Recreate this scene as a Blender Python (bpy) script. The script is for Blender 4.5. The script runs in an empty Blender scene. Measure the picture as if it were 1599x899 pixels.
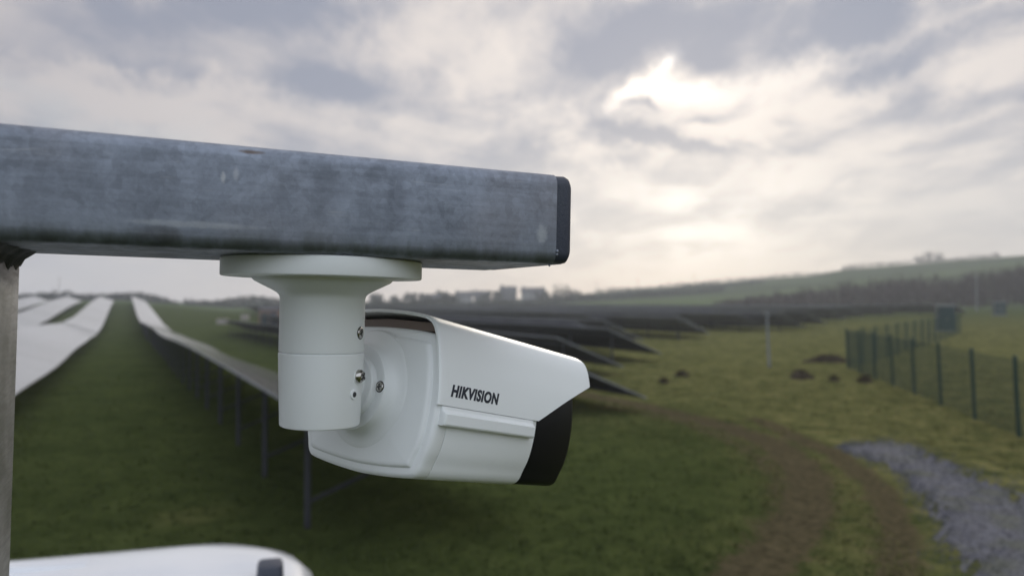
import bpy, math, random
import numpy as np
from mathutils import Matrix, Vector
random.seed(7); rng = np.random.default_rng(7)
C = bpy.context.scene.collection
SC = bpy.context.scene
PI = math.pi

# ------------------------------------------------------------------ camera
EYE = 3.1
PITCH = math.atan(20.5/1200.)
cam = bpy.data.cameras.new('camera'); camo = bpy.data.objects.new('camera', cam); C.objects.link(camo)
camo.location = (0, 0, EYE); camo.rotation_euler = (PI/2+PITCH, 0, 0)
cam.sensor_width = 36; cam.lens = 36*1200/1599.; cam.clip_start = .02; cam.clip_end = 9000
cam.dof.use_dof = True; cam.dof.focus_distance = .45; cam.dof.aperture_fstop = 8.0; cam.dof.aperture_blades = 0
SC.camera = camo
CAMM = Matrix(((1, 0, 0, 0), (0, -math.sin(PITCH), math.cos(PITCH), 0), (0, math.cos(PITCH), math.sin(PITCH), EYE), (0, 0, 0, 1)))
def cw(v):            # direction given as (right, up, forward) of the camera position -> world
    v = Vector(v); return Vector((v.x, -math.sin(PITCH)*v.y+math.cos(PITCH)*v.z, math.cos(PITCH)*v.y+math.sin(PITCH)*v.z))
def cp(v): return cw(v)+Vector((0, 0, EYE))

# ------------------------------------------------------------------ render settings
SC.view_settings.view_transform = 'Standard'; SC.view_settings.look = 'None'
SC.view_settings.exposure = 0.0; SC.view_settings.gamma = 1.0
SC.view_settings.use_curve_mapping = False
SC.render.engine = 'CYCLES'
SC.cycles.use_denoising = True
SC.cycles.max_bounces = 6; SC.cycles.diffuse_bounces = 3; SC.cycles.glossy_bounces = 3; SC.cycles.volume_bounces = 1
SC.cycles.sample_clamp_indirect = 6

# ------------------------------------------------------------------ node helper
class NT:
    def __init__(s, tree): s.t = tree; s.n = tree.nodes; s.l = tree.links
    def node(s, typ, **kw):
        nd = s.n.new(typ)
        for k, v in kw.items(): setattr(nd, k, v)
        return nd
    def put(s, sock, v):
        if hasattr(v, 'is_output'): s.l.new(v, sock)
        else:
            try: sock.default_value = v
            except Exception: sock.default_value = (*v, 1) if len(v) == 3 else v
    def m(s, op, a, b=0., c=0., clamp=False):
        nd = s.node('ShaderNodeMath', operation=op); nd.use_clamp = clamp
        s.put(nd.inputs[0], a); s.put(nd.inputs[1], b); s.put(nd.inputs[2], c); return nd.outputs[0]
    def add(s, a, b): return s.m('ADD', a, b)
    def mul(s, a, b): return s.m('MULTIPLY', a, b)
    def sub(s, a, b): return s.m('SUBTRACT', a, b)
    def smooth(s, v, lo, hi, a=0., b=1.):
        nd = s.node('ShaderNodeMapRange', interpolation_type='SMOOTHSTEP')
        for i, x in enumerate((v, lo, hi, a, b)): s.put(nd.inputs[i], x)
        return nd.outputs[0]
    def mix(s, f, a, b, mode='MIX'):
        nd = s.node('ShaderNodeMix', data_type='RGBA', blend_type=mode)
        s.put(nd.inputs[0], f); s.put(nd.inputs[6], a); s.put(nd.inputs[7], b); return nd.outputs[2]
    def noise(s, vec, scale, detail=4., rough=.55, dist=0.):
        nd = s.node('ShaderNodeTexNoise'); s.put(nd.inputs['Vector'], vec)
        s.put(nd.inputs['Scale'], scale); s.put(nd.inputs['Detail'], detail); s.put(nd.inputs['Roughness'], rough); s.put(nd.inputs['Distortion'], dist)
        return nd.outputs['Fac']
    def vec(s, x, y, z):
        nd = s.node('ShaderNodeCombineXYZ'); s.put(nd.inputs[0], x); s.put(nd.inputs[1], y); s.put(nd.inputs[2], z); return nd.outputs[0]
    def sep(s, v):
        nd = s.node('ShaderNodeSeparateXYZ'); s.l.new(v, nd.inputs[0]); return nd.outputs
    def mapv(s, v, scale=(1, 1, 1), loc=(0, 0, 0), rot=(0, 0, 0)):
        nd = s.node('ShaderNodeMapping'); s.l.new(v, nd.inputs[0])
        nd.inputs['Scale'].default_value = scale; nd.inputs['Location'].default_value = loc; nd.inputs['Rotation'].default_value = rot
        return nd.outputs[0]

# ------------------------------------------------------------------ sky
SUN_AZ, SUN_EL = math.radians(12), math.radians(15.5)
W = bpy.data.worlds.new('World'); SC.world = W; W.use_nodes = True
t = NT(W.node_tree); t.n.clear()
gen = t.node('ShaderNodeTexCoord').outputs['Generated']
sx, sy, sz = t.sep(gen)
az = t.m('ARCTAN2', sx, sy); el = t.m('ARCSINE', sz)
zz = t.add(t.m('MAXIMUM', sz, 0.0), .17)
pu = t.vec(t.m('DIVIDE', sx, zz), t.m('DIVIDE', sy, zz), 0.0)
# cloud sheet seen in perspective: large masses, medium lumps, fine wisps
big = t.noise(t.mapv(pu, (1, .8, 1), (3.1, 1.7, 0)), .8, 3., .5, .3)
mid = t.noise(t.mapv(pu, (1.15, .8, 1), (7.3, 4.1, 2)), 1.9, 6., .52, .5)
fin = t.noise(t.mapv(pu, (1, .55, 1), (1.3, 9.1, 5), (0, 0, .5)), 5.5, 6., .6, .6)
dens = t.add(t.add(t.mul(big, .32), t.mul(mid, .50)), t.mul(fin, .18))
dens = t.smooth(dens, .40, .60)                      # 1 = bright thin cloud, 0 = heavy grey cloud
warp_a = t.mul(t.sub(t.noise(gen, 8., 5., .65), .5), .20)
warp_e = t.mul(t.sub(t.noise(t.mapv(gen, loc=(4, 2, 1)), 10., 5., .65), .5), .12)
def blob(px, py, wx, wy, amp, rot=0., warp=1.):        # a cloud patch or gap centred on a heading and elevation
    a0 = math.atan((px-799.5)/1200.); e0 = math.atan((470-py)/1200.*math.cos(a0))
    da = t.sub(t.add(az, t.mul(warp_a, warp)), a0); de = t.sub(t.add(el, t.mul(warp_e, warp)), e0)
    c_, s_ = math.cos(rot), math.sin(rot)
    u = t.mul(t.add(t.mul(da, c_), t.mul(de, s_)), 1200./wx); v = t.mul(t.sub(t.mul(de, c_), t.mul(da, s_)), 1200./wy)
    return t.mul(t.m('EXPONENT', t.mul(t.add(t.mul(u, u), t.mul(v, v)), -1.)), amp)
def total(bl):
    r = bl[0]
    for b in bl[1:]: r = t.add(r, b)
    return r
dark = total([blob(535, 125, 120, 36, .85, 0, .7), blob(1185, 45, 180, 52, .95, .05, .7), blob(1000, 35, 110, 40, .8, .25, .7), blob(955, 92, 45, 20, .5, .45, .4), blob(1105, 93, 42, 17, .8, -.3, .3), blob(1330, 35, 110, 26, .5, .3, .6), blob(90, 60, 220, 48, .7),
              blob(1370, 100, 120, 18, .55, .25, .6), blob(938, 188, 62, 18, .7, -.1, .8), blob(925, 212, 46, 13, .5, 0, .8), blob(998, 208, 42, 9, .8, -.4, .5), blob(1055, 222, 56, 10, .85, -.35, .5), blob(1108, 233, 44, 8, .7, -.2, .5), blob(1012, 166, 26, 6, .6, -.5, .6), blob(1152, 226, 30, 6, .6, -.3, .4), blob(1100, 191, 30, 7, .7, .1, .4), blob(960, 250, 60, 10, .4, 0, .6),
              blob(300, 25, 190, 32, .7), blob(540, 15, 160, 26, .4), blob(1290, 323, 30, 8, .35, 0, .4), blob(880, 245, 110, 26, .35), blob(230, 95, 130, 16, .3),
              blob(1230, 190, 60, 16, .25), blob(1570, 150, 180, 50, .30), blob(760, 170, 110, 30, .25)])
lite = total([blob(1000, 124, 52, 16, .95, .40, .5), blob(1062, 143, 58, 17, .95, -.08, .6), blob(270, 120, 170, 18, .35), blob(600, 45, 70, 36, .5, -.5), blob(120, 160, 120, 34, .45), blob(830, 75, 40, 60, .55), blob(705, 128, 36, 16, .5, -.6),
              blob(1350, 150, 260, 26, .5, .2), blob(850, 190, 70, 50, .45, 0, 1.4), blob(1520, 185, 120, 10, .4, .2, .5), blob(300, 185, 180, 26, .4), blob(1420, 50, 180, 16, .4, .3), blob(530, 75, 40, 20, .3)])
fin2 = t.noise(t.mapv(pu, (1, .6, 1), (2.3, 6.1, 1), (0, 0, .4)), 2.4, 7., .58, .8)
dens = t.smooth(t.add(t.add(t.sub(dens, dark), lite), t.mul(t.sub(fin2, .5), 1.7)), -.45, 1.10)
# distance to the sun drives how bright and warm the cloud is
a0 = SUN_AZ
right = t.mul(t.smooth(az, -.75, .25), t.smooth(az, .78, .28, .62, 1.))
horizon = t.smooth(el, t.mix(right, (.19, .19, .19), (.27, .27, .27)), .02)
dk = t.mix(right, (.290, .305, .385), (.285, .315, .410))
lt = t.mix(right, (.60, .55, .55), (.92, .83, .765))
hz = t.mix(right, (.645, .645, .715), (.90, .815, .735))
cloud = t.mix(dens, dk, lt)
cloud = t.mix(t.mul(horizon, .86), cloud, hz)
glow = total([blob(1085, 350, 260, 100, .34, 0, .4), blob(1095, 345, 95, 48, .30, 0, .5), blob(1060, 200, 420, 210, .10, 0, 0), blob(1046, 93, 17, 7, 1.0, .55, .15), blob(1190, 130, 150, 30, .10, .2), blob(965, 140, 50, 16, .15, .4),
              t.mul(total([blob(1003, 124, 52, 16, .26, .40, .8), blob(1062, 142, 58, 18, .36, -.05, .9), blob(1060, 138, 170, 58, .16, .1, .6)]), t.smooth(dens, .1, 1.))])
glow = t.mul(glow, t.add(.25, t.mul(dens, .75)))
cloud = t.mix(1., cloud, t.mix(1., t.vec(glow, glow, glow), (1.0, .93, .80), 'MULTIPLY'), 'ADD')
# away from the sun (behind the photographer and overhead) the overcast is open, bright and bluish
back = t.smooth(t.mul(sy, -1.), -.45, .55)
over = t.smooth(el, .5, 1.1)
bk = t.m('MAXIMUM', back, t.mul(over, .7))
cloud = t.mix(bk, cloud, t.mix(1., t.mix(dens, (.80, .89, 1.05), (1.12, 1.19, 1.29)), t.mix(t.smooth(el, 0., .5), (.92, .92, .92), (1.12, 1.12, 1.12)), 'MULTIPLY'))
sky = t.node('ShaderNodeTexSky', sky_type='NISHITA'); sky.sun_disc = False
sky.sun_elevation = SUN_EL; sky.sun_rotation = SUN_AZ; sky.air_density = 1.; sky.dust_density = 1.
STR = .1
gap = t.mul(t.smooth(t.noise(t.mapv(pu, loc=(11, 5, 3)), 1.4, 5., .55), .50, .75), t.smooth(az, .1, -.5))
gap = t.add(.05, t.mul(t.mul(gap, t.smooth(el, .05, .2)), .35))
col = t.mix(gap, t.mix(1., cloud, (1/STR, 1/STR, 1/STR), 'MULTIPLY'), sky.outputs[0])
bg = t.node('ShaderNodeBackground'); t.l.new(col, bg.inputs[0]); bg.inputs[1].default_value = STR
t.l.new(bg.outputs[0], t.node('ShaderNodeOutputWorld').inputs[0])

sun = bpy.data.lights.new('sun', 'SUN'); sun.energy = 1.0; sun.angle = math.radians(12); sun.color = (1, .9, .76)
so = bpy.data.objects.new('sun', sun); C.objects.link(so)
sd = Vector((math.sin(SUN_AZ)*math.cos(SUN_EL), math.cos(SUN_AZ)*math.cos(SUN_EL), math.sin(SUN_EL)))
so.rotation_euler = sd.to_track_quat('Z', 'Y').to_euler(); so.location = (20, 60, 40)

# ------------------------------------------------------------------ materials
def mat(name, col=(.5, .5, .5), rough=.6, metal=0., spec=.5, var=0., vscale=8., bump=0., bscale=60., coat=0.):
    m = bpy.data.materials.new(name); m.use_nodes = True; k = NT(m.node_tree)
    p = k.n['Principled BSDF']; p.inputs['Roughness'].default_value = rough; p.inputs['Metallic'].default_value = metal
    p.inputs['Specular IOR Level'].default_value = spec; p.inputs['Coat Weight'].default_value = coat
    tc = k.node('ShaderNodeTexCoord').outputs['Object']
    if var:
        f = k.noise(tc, vscale, 5., .6)
        k.put(p.inputs['Base Color'], k.mix(k.smooth(f, .3, .7), tuple(c*(1-var) for c in col), tuple(min(1, c*(1+var)) for c in col)))
    else: p.inputs['Base Color'].default_value = (*col, 1)
    if bump:
        b = k.node('ShaderNodeBump'); b.inputs['Strength'].default_value = bump; b.inputs['Distance'].default_value = .002
        k.l.new(k.noise(tc, bscale, 4., .6), b.inputs['Height']); k.l.new(b.outputs[0], p.inputs['Normal'])
    m['p'] = 1
    return m
def nt(m): return NT(m.node_tree), m.node_tree.nodes['Principled BSDF']

M = {}
M['white'] = mat('white_powder_coat', (.80, .82, .82), .42, var=.015, vscale=30, bump=.05, bscale=2500)
M['black'] = mat('black_polycarbonate', (.006, .006, .008), .38, spec=.3)
M['ink'] = mat('navy_print', (.008, .012, .025), .5)
M['steel'] = mat('stainless_screw', (.48, .46, .43), .22, 1., var=.15, vscale=900)
M['hole'] = mat('dark_recess', (.03, .03, .03), .6)
M['cap'] = mat('black_plastic_cap', (.030, .036, .055), .5, bump=.15, bscale=700)
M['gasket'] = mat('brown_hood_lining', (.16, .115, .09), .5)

# galvanised steel: mottled zinc, lengthwise rolling marks, stains
k, p = nt(M['white']); tc = k.node('ShaderNodeTexCoord').outputs['Object']
du = k.smooth(k.noise(tc, 900., 3., .7), .60, .78, 0., .30); st_ = k.smooth(k.noise(k.mapv(tc, (220, 220, 14)), 1., 4., .6), .55, .8, 0., .10)
k.put(p.inputs['Base Color'], k.mix(k.mul(k.add(du, st_), k.smooth(k.noise(tc, 35., 4., .6), .35, .7)), (.80, .82, .82), (.56, .55, .50)))
def galv(name, base, brown=0., drip=.14, ys=1., con=1.):
    m = mat(name, base, .5, .55); k, p = nt(m)
    tc = k.mapv(k.node('ShaderNodeTexCoord').outputs['Object'], (1, ys, 1))
    st = k.noise(k.mapv(tc, (3, 30, 60)), 4., 6., .65, .2)
    bl = k.noise(tc, 48., 7., .70, .5)
    lg = k.noise(k.mapv(tc, (1, 1, 1.3), (3, 2, 1)), 15., 4., .6, 1.2)
    sp = k.noise(tc, 420., 3., .7)
    dr = k.noise(k.mapv(tc, (40, 40, 3)), 1., 4., .6, .3)
    f = k.add(k.add(k.mul(st, .28), k.mul(bl, .34)), k.add(k.mul(lg, .22), k.mul(sp, .16)))
    f = k.add(f, k.mul(k.sub(dr, .5), drip))
    vsp = k.node('ShaderNodeTexVoronoi'); k.l.new(k.mapv(tc, (1, 1, 1)), vsp.inputs['Vector']); vsp.inputs['Scale'].default_value = 260.
    f = k.add(f, k.mul(k.sub(k.sep(vsp.outputs['Color'])[0], .5), .07))
    f = k.smooth(f, .5-.16*con, .5+.16*con)
    c = k.mix(f, tuple(b*.66 for b in base), tuple(b*1.28 for b in base))
    pale = k.smooth(k.noise(k.mapv(tc, (6, 30, 34), (5, 1, 9)), 5., 5., .7, .8), .60, .76)
    c = k.mix(k.mul(pale, .40), c, (.42, .43, .45))
    tint = k.smooth(k.noise(k.mapv(tc, (1, 1, 1), (8, 8, 8)), 12., 3., .5), .45, .7)
    c = k.mix(k.mul(tint, .25+brown), c, (.20, .165, .15))
    ox, oy, oz = k.sep(tc)
    gr = k.mul(k.smooth(oz, .013, .001), k.smooth(k.noise(k.mapv(tc, (30, 30, 5)), 3., 3., .6), .3, .62))
    c = k.mix(k.mul(gr, .6), c, (.055, .065, .045))
    k.put(p.inputs['Base Color'], c)
    k.put(p.inputs['Roughness'], k.smooth(f, 0., 1., .62, .40))
    b = k.node('ShaderNodeBump'); b.inputs['Strength'].default_value = .22; b.inputs['Distance'].default_value = .0006
    k.l.new(k.add(k.mul(st, .5), k.add(k.mul(sp, .5), bl)), b.inputs['Height']); k.l.new(b.outputs[0], p.inputs['Normal'])
    return m, k, p, c, tc
M['galv'], k, p, c, tc = galv('galvanised_beam', (.215, .240, .290), con=1.35)
ox, oy, oz = k.sep(tc)
def spot(cx_, cz_, wx, wz, nsc=160.):
    u = k.mul(k.sub(ox, cx_), 1/wx); v = k.mul(k.sub(oz, cz_), 1/wz)
    d = k.add(k.add(k.mul(u, u), k.mul(v, v)), k.mul(k.sub(k.noise(tc, nsc, 4., .6), .5), 1.8))
    return k.smooth(d, 1.3, .0)
c = k.mix(k.mul(spot(.099, .0465, .006, .0012), .8), c, (.09, .055, .03))     # rust fleck by the upper edge
c = k.mix(k.mul(spot(.060, .006, .012, .0045), .55), c, (.06, .06, .06))        # grey smears low on the face
c = k.mix(k.mul(spot(.135, .030, .010, .014, 60), .30), c, (.09, .10, .12))
c = k.mix(k.mul(spot(.168, .030, .006, .016, 60), .35), c, (.085, .095, .12))
c = k.mix(k.mul(spot(.0865, .0335, .0012, .0030, 900), .5), c, (.5, .5, .5)); c = k.mix(k.mul(spot(.092, .0355, .0016, .0034, 700), .35), c, (.48, .48, .5))
c = k.mix(k.mul(spot(.250, .016, .0035, .006, 500), .5), c, (.46, .48, .50))    # flaky zinc by the cap
c = k.mix(k.mul(spot(.075, .011, .03, .0018, 200), .45), c, (.40, .42, .44))
k.put(p.inputs['Base Color'], c)
M['post'], k, p, c, tc = galv('galvanised_post', (.36, .365, .385), .0, .03, .2)
ox, oy, oz = k.sep(tc)
edge = k.smooth(k.add(oz, k.mul(k.sub(k.noise(tc, 130., 5., .7), .5), .022)), -.022, -.012)
k.put(p.inputs['Base Color'], k.mix(edge, c, (.018, .018, .017)))                 # black cold-galv paint over the weld
M['weld'] = mat('painted_weld', (.020, .020, .020), .6, bump=.6, bscale=500)

# ------------------------------------------------------------------ mesh builder
class MB:
    def __init__(s): s.v = []; s.f = []; s.mi = []
    def add(s, vs, fs, mi=0):
        o = len(s.v); s.v += [tuple(v) for v in vs]; s.f += [tuple(i+o for i in f) for f in fs]; s.mi += [mi]*len(fs); return s
    def box(s, lo, hi, mi=0):
        x0, y0, z0 = lo; x1, y1, z1 = hi
        return s.add([(x0, y0, z0), (x1, y0, z0), (x1, y1, z0), (x0, y1, z0), (x0, y0, z1), (x1, y0, z1), (x1, y1, z1), (x0, y1, z1)],
                     [(0, 3, 2, 1), (4, 5, 6, 7), (0, 1, 5, 4), (1, 2, 6, 5), (2, 3, 7, 6), (3, 0, 4, 7)], mi)
    def rings(s, rr, closed=True, cap0=False, cap1=False, mi=0):
        n = len(rr[0]); vs = [v for r in rr for v in r]; fs = []
        for i in range(len(rr)-1):
            for j in range(n if closed else n-1):
                a, b = i*n+j, i*n+(j+1) % n
                fs.append((a, b, b+n, a+n))
        if cap0: fs.append(tuple(range(n-1, -1, -1)))
        if cap1: fs.append(tuple((len(rr)-1)*n+j for j in range(n)))
        return s.add(vs, fs, mi)
    def lathe(s, prof, n=48, frame=None, mi=0):
        rr = [[(r*math.cos(2*PI*j/n), r*math.sin(2*PI*j/n), z) for j in range(n)] for r, z in prof]
        if frame is not None: rr = [[tuple(frame @ Vector(v)) for v in r] for r in rr]
        return s.rings(rr, True, True, True, mi)
    def tube(s, a, b, r0, r1=None, n=6, mi=0):
        a = Vector(a); b = Vector(b); d = b-a; r1 = r0 if r1 is None else r1
        q = d.to_track_quat('Z', 'Y').to_matrix()
        rr = [[tuple(o+q @ Vector((r*math.cos(2*PI*j/n), r*math.sin(2*PI*j/n), 0))) for j in range(n)] for o, r in ((a, r0), (b, r1))]
        return s.rings(rr, True, True, True, mi)
    def beam(s, a, b, w, h, mi=0):
        a = Vector(a); b = Vector(b); q = (b-a).to_track_quat('Y', 'Z').to_matrix()
        vs = [tuple(o+q @ Vector((x, 0, z))) for o in (a, b) for x, z in ((-w/2, -h/2), (w/2, -h/2), (w/2, h/2), (-w/2, h/2))]
        return s.add(vs, [(0, 1, 2, 3), (7, 6, 5, 4), (0, 4, 5, 1), (1, 5, 6, 2), (2, 6, 7, 3), (3, 7, 4, 0)], mi)
    def build(s, name, mats, parent=None, smooth=35, recalc=True):
        me = bpy.data.meshes.new(name); me.from_pydata(s.v, [], s.f)
        mats = mats if isinstance(mats, (list, tuple)) else [mats]
        for m_ in mats: me.materials.append(m_)
        if len(mats) > 1: me.polygons.foreach_set('material_index', s.mi)
        if recalc:
            import bmesh
            bm = bmesh.new(); bm.from_mesh(me); bmesh.ops.recalc_face_normals(bm, faces=bm.faces); bm.to_mesh(me); bm.free()
        if smooth:
            me.polygons.foreach_set('use_smooth', [True]*len(me.polygons)); me.set_sharp_from_angle(angle=math.radians(smooth))
        me.update()
        o = bpy.data.objects.new(name, me); C.objects.link(o)
        if parent is not None: o.parent = parent
        return o
def tag(o, label=None, cat=None, group=None, kind=None):
    if label: o['label'] = label
    if cat: o['category'] = cat
    if group: o['group'] = group
    if kind: o['kind'] = kind
    return o
def thing(name, label, cat, loc=(0, 0, 0), rz=0., group=None, mw=None):
    o = bpy.data.objects.new(name, None); C.objects.link(o); o.empty_display_size = .2
    if mw is not None: o.matrix_world = mw
    else: o.location = loc; o.rotation_euler = (0, 0, rz)
    return tag(o, label, cat, group)
def frame(o, x, y, z):
    m = Matrix.Identity(4)
    for i, v in enumerate((x, y, z, o)):
        for j in range(3): m[j][i] = v[j]
    return m
def smoothstep(a, b, x):
    q = np.clip((np.asarray(x, float)-a)/(b-a), 0, 1); return q*q*(3-2*q)

# ------------------------------------------------------------------ terrain
RDIR = np.array([-.4499, .8931]); PDIR = np.array([.8931, .4499])     # along the panel rows, and the way the panels face
def xy(p, s): return PDIR[0]*p+RDIR[0]*s, PDIR[1]*p+RDIR[1]*s
SKY_PX = [-3000, 560, 700, 880, 1000, 1100, 1200, 1310, 1320, 1450, 1599, 2400]
SKY_EL = [0, 0, .001, .012, .020, .0255, .032, .0365, .0415, .0475, .0535, .06]
def ground_h(x, y):
    x = np.asarray(x, float); y = np.asarray(y, float)
    s = RDIR[0]*x+RDIR[1]*y; d = np.hypot(x, y)
    pp = x*PDIR[0]+y*PDIR[1]
    sk = [-9e3, 0, 15, 25, 38, 60, 78, 95, 115, 140, 185, 230, 300, 500, 9e3]; hk = [0, 0, 0, -.2, -.55, -.6, -.85, -1.0, -.8, -.2, 1.1, 2.3, 3.0, 3.3, 3.4]
    prof = sum(np.interp(s+q, sk, hk) for q in (-8, -4, 0, 4, 8))/5.
    h = prof*smoothstep(26, 6, pp)
    h = h+.06*np.sin(x*.21+1)*np.sin(y*.17+.5)*smoothstep(4, 20, d)+.25*np.sin(x*.031+.4)*np.sin(y*.027)*smoothstep(40, 120, d)
    px = 799.5+1200*np.clip(x/np.maximum(y, 1e-3), -4, 4); px = np.where(y > 1, px, np.where(x > 0, 2400, -3000))
    H = np.interp(px, SKY_PX, SKY_EL)
    h = h+H*650*smoothstep(200, 680, d)+H*20*smoothstep(60, 200, d)
    return h
def gh(x, y): return float(ground_h(x, y))

def dist_poly(x, y, pts):
    d = np.full(x.shape, 1e9)
    for (ax, ay), (bx, by) in zip(pts[:-1], pts[1:]):
        tt = np.clip(((x-ax)*(bx-ax)+(y-ay)*(by-ay))/((bx-ax)**2+(by-ay)**2), 0, 1)
        d = np.minimum(d, np.hypot(x-ax-tt*(bx-ax), y-ay-tt*(by-ay)))
    return d
def gpt(px, py):      # where a line of sight meets level ground
    D = EYE*1200/(py-470.); return ((px-799.5)/1200*D, D)
def axis(lo, hi, step, far, k=1.13):
    a = list(np.arange(lo, hi+1e-6, step)); st = step
    while a[-1] < far: st *= k; a.append(a[-1]+st)
    st = step
    while a[0] > -far: st *= k; a.insert(0, a[0]-st)
    return np.array(a)
gx, gy = axis(-14, 26, .2, 3800), axis(3, 44, .2, 3800)
X, Y = np.meshgrid(gx, gy); Z = ground_h(X, Y)
nx, ny = len(gx), len(gy)
idx = np.arange(nx*ny).reshape(ny, nx)
faces = np.stack([idx[:-1, :-1], idx[:-1, 1:], idx[1:, 1:], idx[1:, :-1]], -1).reshape(-1, 4)
me = bpy.data.meshes.new('ground'); me.from_pydata(np.stack([X, Y, Z], -1).reshape(-1, 3).tolist(), [], faces.tolist())
me.polygons.foreach_set('use_smooth', [True]*len(me.polygons))
mud = np.zeros(X.shape); rut = np.zeros(X.shape)
for pts, w, a in [([(870, 598), (1000, 625), (1120, 655), (1215, 690), (1262, 740), (1258, 800), (1215, 850), (1160, 899), (1100, 990)], .44, 1.),
                  ([(930, 622), (1060, 650), (1160, 690), (1215, 745), (1205, 810), (1150, 880)], .30, .55),
                  ([(1180, 650), (1300, 705), (1370, 760), (1400, 830), (1395, 930)], .30, .85),
                  ([(1290, 720), (1360, 790), (1390, 860), (1380, 950)], .70, .27), ([(900, 610), (1050, 640), (1180, 675), (1290, 715)], .8, .22)]:
    g_ = [gpt(*q) for q in pts]
    mud = np.maximum(mud, a*np.exp(-(dist_poly(X, Y, g_)/w)**2))
    if w < .5 and g_[0][0] < 4.: rut = np.maximum(rut, a*np.exp(-(dist_poly(X, Y, g_)/w)**2))
dry = np.clip(np.maximum(smoothstep(2.5, 7., X-.10*(Y-10))*.9, .85*smoothstep(14, 30, Y)*smoothstep(-3, 3, X)), 0, 1)*smoothstep(160, 60, Y)
for q, r, a in [((1090, 640), 2.2, .6), ((1200, 625), 3., .5), ((1330, 870), 1.6, .6), ((300, 800), .5, .5), ((1000, 590), 3., .4)]:
    c_ = gpt(*q); dry = np.maximum(dry, a*np.exp(-((X-c_[0])**2+(Y-c_[1])**2)/r**2))
Zr = (Z-.07*rut).reshape(-1); cz_ = np.stack([X, Y, Z], -1).reshape(-1, 3); cz_[:, 2] = Zr; me.vertices.foreach_set('co', cz_.reshape(-1).astype(np.float32)); me.update()
for nm, arr in (('mud', mud), ('dry', dry)):
    at = me.attributes.new(nm, 'FLOAT', 'POINT'); at.data.foreach_set('value', arr.reshape(-1).astype(np.float32))
m = mat('grass_ground', (.05, .06, .02), 1., spec=.0); k, p = nt(m)
geo = k.node('ShaderNodeNewGeometry').outputs['Position']
def attr(nm): return k.node('ShaderNodeAttribute', attribute_name=nm).outputs['Fac']
n1 = k.noise(geo, .35, 4., .6); n2 = k.noise(geo, 1.7, 5., .65); n3 = k.noise(geo, 9., 5., .7); n4 = k.noise(geo, 40., 3., .7)
f = k.smooth(k.add(k.add(k.mul(n1, .3), k.mul(n2, .35)), k.add(k.mul(n3, .25), k.mul(n4, .15))), .36, .68)
gr = k.mix(f, (.030, .042, .013), (.078, .094, .030))
dr = k.mix(f, (.105, .100, .036), (.235, .208, .085))
c = k.mix(k.m('MULTIPLY', attr('dry'), k.smooth(k.add(n2, k.mul(n3, .5)), .45, 1.), clamp=True), gr, dr)
md = k.mix(k.smooth(n3, .3, .7), (.046, .036, .022), (.120, .092, .056))
mf = k.smooth(k.add(attr('mud'), k.mul(k.sub(k.add(n2, n3), 1.), 1.1)), .22, .62)
c = k.mix(k.mul(mf, .85), c, md)
thatch = k.smooth(k.noise(k.mapv(geo, loc=(5, 5, 5)), 2.6, 5., .7), .60, .72)
c = k.mix(k.mul(thatch, .4), c, (.09, .085, .04))
# far fields: big patches of pasture with different greens
gpx, gpy, gpz = k.sep(geo)
vor = k.node('ShaderNodeTexVoronoi', feature='F1'); k.l.new(k.mapv(geo, (.0045, .0075, 0), rot=(0, 0, .3)), vor.inputs['Vector']); vor.inputs['Scale'].default_value = 1.
vc = k.sep(vor.outputs['Color'])[0]
pas = k.mix(vc, (.036, .055, .022), (.090, .125, .045))
far = k.smooth(k.node('ShaderNodeVectorMath', operation='LENGTH').outputs['Value'], 0, 1)
ln = k.node('ShaderNodeVectorMath', operation='LENGTH'); k.l.new(geo, ln.inputs[0])
c = k.mix(k.smooth(ln.outputs['Value'], 150, 260), c, k.mix(k.smooth(k.noise(geo, .05, 4., .6), .3, .7), pas, k.mix(.4, pas, (.05, .05, .03))))
k.put(p.inputs['Base Color'], c)
b = k.node('ShaderNodeBump'); b.inputs['Strength'].default_value = .8; b.inputs['Distance'].default_value = .06
k.l.new(k.add(n3, k.mul(n4, .5)), b.inputs['Height']); k.l.new(b.outputs[0], p.inputs['Normal'])
me.materials.append(m)
go = bpy.data.objects.new('ground', me); C.objects.link(go); go['kind'] = 'structure'

# gravel path: a ragged strip lying on the grass
TOP = [gpt(*q) for q in ((1308, 693), (1330, 685), (1375, 684), (1420, 692), (1462, 712), (1530, 742), (1605, 776), (1760, 830))]
BOT = [gpt(*q) for q in ((1308, 697), (1335, 710), (1378, 726), (1412, 750), (1440, 782), (1466, 835), (1492, 899), (1540, 1020))]
def resample(pts, n):
    pts = np.array(pts); d = np.r_[0, np.cumsum(np.hypot(*np.diff(pts, axis=0).T))]; q = np.linspace(0, d[-1], n)
    return np.stack([np.interp(q, d, pts[:, 0]), np.interp(q, d, pts[:, 1])], -1)
NU, NV = 220, 24
tp, bp = resample(TOP, NU), resample(BOT, NU)
def jag(n, sc):
    a = rng.normal(size=n); a = np.convolve(a, np.ones(5)/5, 'same'); b_ = np.convolve(rng.normal(size=n), np.ones(17)/17, 'same')*2; return sc*(a+b_)
tp[:, 1] += jag(NU, .16); bp[:, 1] += jag(NU, .14); bp[:, 0] += jag(NU, .08)
mb = MB(); vs = []
for i in range(NU):
    for j in range(NV):
        w = j/(NV-1); q = tp[i]*(1-w)+bp[i]*w
        vs.append((q[0], q[1], gh(q[0], q[1])+.003+.018*math.sin(PI*w)*min(1, i/25)+rng.uniform(0, .003)))
pn = rng.normal(size=(NU+8, NV+8)); pn = sum(np.roll(np.roll(pn, a, 0), b_, 1) for a in (-1, 0, 1, 2) for b_ in (-1, 0, 1))/3.2
def bare_spot(i, j): return pn[i, j]*.16+min(j, NV-2-j)/(NV/2)*.9+min(i, 30)/30*.25-.12 < .20
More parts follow.
